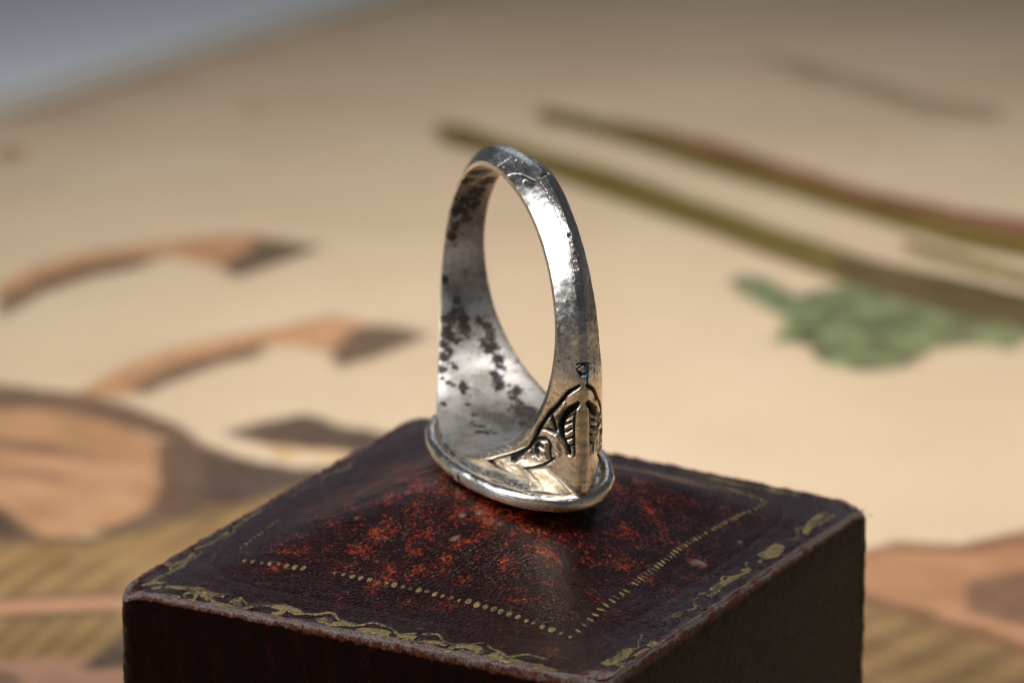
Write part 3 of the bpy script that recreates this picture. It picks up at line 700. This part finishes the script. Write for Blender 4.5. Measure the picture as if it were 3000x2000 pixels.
for i, (x, y, w, op) in enumerate(DOTS):
    o = bpy.data.objects.new('gold_bead', bead_meshes[i % 5])
    col.objects.link(o); o.parent = lid
    nrm = lid_n(x, y)
    o.location = Vector((x, y, BOX_H + float(lid_h(x, y)) + 0.008)) * MM
    # long side across the line of beads
    along_x = abs(y) / SY > abs(x) / SX
    ax = (Vector((1, 0, 0)) - nrm * nrm.x).normalized()
    o.rotation_euler = Matrix((ax, nrm.cross(ax), nrm)).transposed().to_euler()
    sc = 0.9 * min(max(w, 0.28), 0.62)
    rj = random.uniform(0.88, 1.1)
    o.scale = (1.15 * sc, 1.4 * sc * rj, 0.8) if along_x else (1.25 * sc * rj, 0.5 * sc, 0.8)
    o.rotation_euler.rotate_axis('Z', random.uniform(-0.25, 0.25))

# gilded scrolls of the border, pressed into the leather: each a thin domed ribbon that follows the lid
def ribbon(pts, w, keep, idx):
    P = np.array(pts, float)
    seg = np.linalg.norm(np.diff(P, axis=0), axis=1); tt = np.r_[0, np.cumsum(seg)]
    n = max(6, int(tt[-1] / 0.12))
    u = np.linspace(0, tt[-1], n)
    if len(P) > 2:
        q = np.stack([hermite(tt, P[:, 0], u), hermite(tt, P[:, 1], u)], 1)
        ql = np.stack([np.interp(u, tt, P[:, 0]), np.interp(u, tt, P[:, 1])], 1)
        q = 0.6 * q + 0.4 * ql
    else:
        q = np.stack([np.interp(u, tt, P[:, 0]), np.interp(u, tt, P[:, 1])], 1)
    tg = np.gradient(q, axis=0); tg /= np.linalg.norm(tg, axis=1)[:, None] + 1e-9
    nn = np.stack([-tg[:, 1], tg[:, 0]], 1)
    f = u / tt[-1]
    hw = 0.5 * min(w, 1.4) * (0.45 + 0.55 * np.sqrt(np.clip(np.sin(math.pi * np.clip(f * 0.92 + 0.05, 0, 1)), 0, 1)))
    V = []
    for i in range(n):
        for k, s in enumerate((-1, -0.85, -0.4, 0, 0.4, 0.85, 1)):
            jit = 1 + 0.30 * noise.noise((q[i, 0] * 3, q[i, 1] * 3, idx + s))
            p = q[i] + nn[i] * hw[i] * s * jit
            z = float(lid_h(p[0], p[1])) + float(lip(min(SX - abs(p[0]), SY - abs(p[1])))) + (0.02 * (1 - s * s) + (0.012 if abs(s) < 1 else -0.04))
            V.append((p[0], p[1], BOX_H + z))
    F = grid_faces(n, 7)[:, ::-1].tolist()
    F += [list(range(7)), list(range((n - 1) * 7, n * 7))[::-1]]
    o = mesh_obj('gold_scroll', V, F, M_GOLD if keep > 0.65 else M_GOLD_DULL, lid)
    return o
for i, (pts, w, keep) in enumerate(STROKES):
    pts = [(min(max(x, -SX + 0.75), SX - 0.75), min(max(y, -SY + 0.75), SY - 0.75)) for x, y in pts]
    ribbon(pts, w, keep, i)
# thin vine that runs through the border and ties the scrolls together, one length per edge
for e, (dull, lo, hi) in enumerate(((1.0, -15.6, 16.2), (0.5, -17.0, 17.2), (0.5, -16.0, 16.0), (0.5, -17.0, 17.0))):
    L_ = []
    for k in range(90):
        c = lo + (hi - lo) * k / 89
        d = 1.75 + 0.36 * math.sin(c * 1.55 + e) + 0.12 * math.sin(c * 3.7)
        L_.append(((c, -SY + d), (SX - d, c), (c, SY - d), (-SX + d, c))[e])
    for k in range(0, 84, 14):
        if (k // 14 + e) % 3 != 2 or e == 0:
            ribbon(L_[k:k + 14], 0.24, min(dull, 0.6),  200 + e * 10 + k)

# ------------------------------------------------------------------ the ring
RV = [1.0789, 3.2305, 0.3617, 0.0049, 0.0062]
RU, RZ, ZC = 11.1501, 9.9116, 11.3602
KN = np.radians([0, 50, 90, 115, 135, 155, 180])
HV = [1.7105, 1.45, 1.6661, 2.2771, 3.2298, 4.4885, 5.2313]
TKN = np.radians([0, 20, 45, 60, 75, 90, 100, 112, 125, 140, 180])
TV = [1.2, 1.45, 1.8, 1.75, 1.55, 1.6, 1.9, 2.7, 5.0, 10.0, 10.0]
RING_Z = BOX_H + 5.4

ring = empty('signet_ring', (RV[0], RV[1], RING_Z), RV[2])
tag(ring, 'worn antique silver ring standing upside down on its flat oval face, carved shoulders', 'ring')

def prof(ph):
    w = (ph + np.pi) % (2 * np.pi) - np.pi
    ap = np.abs(w); sg = np.where(w < 0, -1.0, 1.0)
    h = hermite(KN, HV, ap); u = RU * np.sin(ap); z = RZ * np.cos(ap)
    r = np.hypot(u, z); su, sz = u / r, z / r
    n = np.stack([np.sin(ap) / RU, np.cos(ap) / RZ]); n /= np.linalg.norm(n, axis=0)
    t = r + hermite(TKN, TV, ap)
    lim1 = np.where(sg > 0, 12.75, 11.3) / np.maximum(su, 1e-3)
    lim2 = np.where(sz < 0, (ZC - 0.85) / np.maximum(-sz, 1e-3), 1e3)
    R = ((t / 12) ** -36 + (lim1 / 12) ** -36 + (lim2 / 12) ** -36) ** (-1 / 36.0) * 12
    return sg, h, u, z + ZC, n, R * su, R * sz + ZC

def outer_pt(ph, s):
    sg, h, u, z, n, ur, zr = prof(ph)
    e = 0.38
    ue = u + e * n[0]; ze = np.maximum(z + e * n[1], 1.02)
    x = np.abs(s)
    ap_ = np.degrees(np.abs((ph + np.pi) % (2 * np.pi) - np.pi))
    f_ = np.clip((ap_ - 100) / 30, 0, 1)
    f_ = f_ * f_ * (3 - 2 * f_)
    x0 = 0.16 - 0.11 * f_                                                    # flat of the ridge
    x = np.sqrt((x - x0) ** 2 + 0.0016 * (1 - 0.8 * f_)) * 0.5 + (x - x0) * 0.5
    g = 1 - np.clip(x / (1 - x0), 0, 1) ** (1.15 + 0.3 * f_)
    return np.stack([sg * (ue + (ur - ue) * g), s * h, ze + (zr - ze) * g], -1)

def inner_pt(ph, s):
    sg, h, u, z, n, ur, zr = prof(ph)
    crown = 0.10 * np.abs(s) ** 6
    return np.stack([sg * (u + crown * n[0]), s * h, z + crown * n[1]], -1)

def to_local(q):       # ring frame (u towards the viewer, a along the finger, z up) -> empty's frame
    return np.stack([q[..., 1], -q[..., 0], q[..., 2]], -1)

NPH, MO, MI = 960, 150, 80
ph = np.linspace(-np.pi, np.pi, NPH, endpoint=False)
so = np.linspace(-1, 1, MO); si = np.linspace(1, -1, MI)
PO, SO = np.meshgrid(ph, so, indexing='ij'); PI_, SI = np.meshgrid(ph, si, indexing='ij')
OUT = outer_pt(PO.ravel(), SO.ravel()).reshape(NPH, MO, 3)
INN = inner_pt(PI_.ravel(), SI.ravel()).reshape(NPH, MI, 3)
# rounded rims
for j, (k, f) in enumerate(((0, 0.10), (1, 0.04), (MO - 1, 0.10), (MO - 2, 0.04))):
    OUT[:, k, 1] *= (1 - f * 0.5)
# hand-worn unevenness
nzo = np.array([noise.noise((p[0] * 0.5, p[1] * 0.7, p[2] * 0.5)) for p in OUT.reshape(-1, 3)]).reshape(NPH, MO)
nzf = np.array([noise.noise((p[0] * 2.1, p[1] * 2.1, p[2] * 2.1)) for p in OUT.reshape(-1, 3)]).reshape(NPH, MO)
du = np.roll(OUT, -1, 0) - np.roll(OUT, 1, 0); ds = np.gradient(OUT, axis=1)
NO = np.cross(du, ds); NO /= np.linalg.norm(NO, axis=2)[..., None] + 1e-12
cen = np.stack([np.zeros(NPH), np.zeros(NPH), np.full(NPH, ZC)], -1)[:, None]
NO *= np.sign(((OUT - cen) * NO).sum(-1))[..., None]
carve = np.zeros((NPH, MO)); pat = np.zeros((NPH, MO))
phd = np.degrees(ph)
def cut(path, w, dep, patn=1.0):
    a = np.radians([p[0] for p in path]); s = np.array([np.clip(p[1], -0.9, 0.9) for p in path])
    k = np.linspace(0, len(a) - 1, 14 * len(a))
    if len(a) > 2:
        a, s = hermite(range(len(a)), a, k), hermite(range(len(s)), s, k)
    else:
        a, s = np.interp(k, range(len(a)), a), np.interp(k, range(len(s)), s)
    Q = outer_pt(a, s)
    lo, hi = np.degrees(a.min()) - 9, np.degrees(a.max()) + 9
    rows = np.where((phd > lo) & (phd < hi))[0]
    V = OUT[rows].reshape(-1, 3)
    dmin = np.full(len(V), 1e9)
    for i, q in enumerate(Q):
        f = i / max(1, len(Q) - 1)
        ws = (0.62 + 0.38 * math.sin(math.pi * min(1, max(0, f)) ** 0.8)) * (1 + 0.28 * noise.noise((q[0] * 2.2, q[1] * 2.2, q[2] * 2.2)))
        dmin = np.minimum(dmin, np.sqrt(((V - q) ** 2).sum(1)) / ws)
    dmin = dmin.reshape(len(rows), MO)
    x = np.clip(1.15 - dmin / (w * 0.5), 0, 1); x = x * x * (3 - 2 * x)
    carve[rows] = np.maximum(carve[rows], dep * x)
    halo = np.clip(1.2 - dmin / (w * 0.58), 0, 1)
    pat[rows] = np.maximum(pat[rows], halo * patn)
N_SH = 17
for i, (path, w, dep) in enumerate(CARVE):
    if i < N_SH:
        for sp in (1, -1):
            for ss in (1, -1):
                cut([(sp * p[0], ss * (p[1] - (0.11 if p[1] > -0.5 else 0.0))) for p in path], w * 1.25, dep * 1.6)
    else:
        cut(path, w, dep, 0.9)
raised = np.zeros((NPH, MO))
keep_c, keep_p = carve.copy(), pat.copy()
carve[:] = 0
for path, w, dep in RAISE:
    for sp in (1, -1):
        for ss in (1, -1):
            cut([(sp * p[0], ss * (p[1] - (0.11 if p[1] > -0.5 else 0.0))) for p in path], w, dep, 0.0)
raised = carve.copy(); carve[:] = keep_c; pat[:] = keep_p
ridge_worn = np.exp(-(SO / 0.25) ** 2)
OUT = OUT + NO * (0.05 * nzo + 0.02 * nzf - carve + raised)[..., None]
# tarnish at the foot of the shoulders, darker bands at mid-height and crest
aw = np.degrees(np.abs(PO))
foot = np.clip(1 - (OUT[..., 2] - 1.0) / 1.1, 0, 1) * (aw > 120) * 0.45
band = np.exp(-((aw - 92) / 9.0) ** 2) * 0.42 + np.exp(-((aw - 6) / 16.0) ** 2) * 0.22
pat = np.clip(np.maximum(pat, np.maximum(foot, band)), 0, 1)
blue = np.exp(-((np.degrees(PO) - 97) / 5.0) ** 2 - ((SO - 0.16) / 0.07) ** 2)
blue = np.maximum(blue, 0.7 * np.exp(-((np.degrees(PO) - 95) / 8.0) ** 2 - ((SO - 0.55) / 0.05) ** 2))
blot = np.zeros((NPH, MI))
BN = np.array([noise.noise((p[0] * 1.6, p[1] * 1.6, p[2] * 1.6)) + 0.6 * noise.noise((p[0] * 4, p[1] * 4, p[2] * 4)) for p in INN.reshape(-1, 3)]).reshape(NPH, MI)
for a, s, r in BLOTS:
    q = inner_pt(np.radians([a]), np.array([s]))[0]
    d = np.linalg.norm(INN - q, axis=2)
    d = d * (1 + 0.6 * BN)
    blot = np.maximum(blot, np.clip(1 - d / (r * 2.3), 0, 1))

V = np.concatenate([OUT, INN], 1).reshape(-1, 3)
M_ALL = MO + MI
F = grid_faces(NPH, M_ALL, wrap_n=True, wrap_m=True)
shank = mesh_obj('shank', to_local(V), F, M_SILVER, ring)
shank.data.materials.append(M_SILVER_IN)
mi = np.where((F[:, 0] % M_ALL >= MO + 2) & (F[:, 2] % M_ALL >= MO), 1, 0).astype(np.int32)
shank.data.polygons.foreach_set('material_index', mi)
attr(shank, 'patina', np.concatenate([pat, np.zeros((NPH, MI))], 1))
attr(shank, 'blot', np.concatenate([np.zeros((NPH, MO)), blot], 1))
brown = np.clip(np.cos(PI_) * 1.5 + 0.25, 0, 1)
reflect_tint = np.clip((aw - 97) / 8, 0, 1)  # shoulders carry the page's reflection as a painted warm tint
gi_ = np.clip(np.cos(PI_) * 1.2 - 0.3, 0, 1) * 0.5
attr(shank, 'reflect_tint', np.concatenate([reflect_tint * 0.75, gi_], 1))
attr(shank, 'brown', np.concatenate([np.zeros((NPH, MO)), brown], 1))
attr(shank, 'blue', np.concatenate([blue, np.zeros((NPH, MI))], 1))
shank['label'] = 'ridged band widening into engraved shoulders'
bm = bmesh.new(); bm.from_mesh(shank.data); bmesh.ops.recalc_face_normals(bm, faces=bm.faces); bm.to_mesh(shank.data); bm.free()

# bezel: flat oval plate with a rounded bead round its edge
PROF = [(5.9, 0.0), (3.0, 0.0), (1.0, 0.0), (0.4, 0.02), (0.18, 0.08), (0.05, 0.22), (0.0, 0.42), (0.0, 0.68), (0.06, 0.94), (0.2, 1.12), (0.4, 1.23),
        (0.60, 1.22), (0.76, 1.15), (0.9, 1.05), (1.04, 1.0), (1.25, 1.05), (1.6, 1.22), (2.2, 1.55), (3.5, 2.1), (5.9, 2.3)]
BU, BA, BC = 11.2, 5.85, 1.5
NB = 420
pk = np.array(PROF); kk = np.linspace(0, len(pk) - 1, 90)
pi_ = np.interp(kk, range(len(pk)), pk[:, 0]); pz_ = np.interp(kk, range(len(pk)), pk[:, 1])
tb_ = np.linspace(0, 2 * np.pi, NB, endpoint=False)
bez = np.zeros((NB, len(kk), 3)); bp = np.zeros((NB, len(kk)))
for j in range(len(kk)):
    A, B = BU - pi_[j], BA - pi_[j]
    bez[:, j, 0] = BC + A * np.cos(tb_); bez[:, j, 1] = -0.55 + B * np.sin(tb_); bez[:, j, 2] = pz_[j]
    bp[:, j] = (pz_[j] > 0.6) * np.clip(1 - abs(pi_[j] - 1.12) / 0.4, 0, 1) * 0.8
nb = np.array([noise.noise((p[0] * 0.6, p[1] * 0.6, p[2])) for p in bez.reshape(-1, 3)]).reshape(NB, -1)
nb2 = np.array([noise.noise((p[0] * 2.2, p[1] * 2.2, p[2] * 2)) for p in bez.reshape(-1, 3)]).reshape(NB, -1)
ins_ = np.broadcast_to(pi_[None, :], bez.shape[:2])
upper = np.arange(len(kk))[None, :] > 50
sm = lambda x: np.clip(x, 0, 1) ** 2 * (3 - 2 * np.clip(x, 0, 1))
floor_z = ZC - RZ * np.sqrt(np.clip(1 - (bez[..., 0] / RU) ** 2, 0, 1))
bez[..., 2] = np.where(upper, np.minimum(bez[..., 2], np.maximum(floor_z - 0.22, np.where(ins_ < 0.9, 2.0, 0.9))), bez[..., 2])
up = np.clip(bez[..., 2] / 0.3, 0, 1)
bez[..., 2] += up * (0.07 * nb + 0.025 * nb2)
bez[..., 0] *= 1 + 0.006 * nb; bez[..., 1] *= 1 + 0.012 * nb
# a nick in the bead
nk = np.exp(-((bez[..., 0] - 4.2) / 0.22) ** 2) * (bez[..., 1] < -4.5) * np.exp(-((bez[..., 2] - 0.5) / 0.3) ** 2)
bez[..., 1] += 0.22 * nk; bp = np.maximum(bp, nk * 0.9)
bp = np.clip(bp * (0.75 + 0.9 * np.clip(nb, -0.4, 0.6)), 0, 1)
vb = bez.reshape(-1, 3)
F = grid_faces(NB, len(kk), wrap_n=True).tolist()
m_ = len(kk)
F += [[i * m_ for i in range(NB)], [i * m_ + m_ - 1 for i in range(NB)][::-1]]
bezel = mesh_obj('bezel', to_local(vb), F, M_SILVER, ring)
attr(bezel, 'patina', bp); attr(bezel, 'blot', np.zeros(bp.shape)); attr(bezel, 'blue', np.zeros(bp.shape))
attr(bezel, 'reflect_tint', np.clip(0.7 - np.abs(bez[..., 2] - 0.35) / 0.5, 0, 1)); attr(bezel, 'brown', np.zeros(bp.shape))  # same painted page reflection on the bead's lower side
bezel['label'] = 'flat oval face plate with beaded edge'
bm = bmesh.new(); bm.from_mesh(bezel.data); bmesh.ops.recalc_face_normals(bm, faces=bm.faces); bm.to_mesh(bezel.data); bm.free()
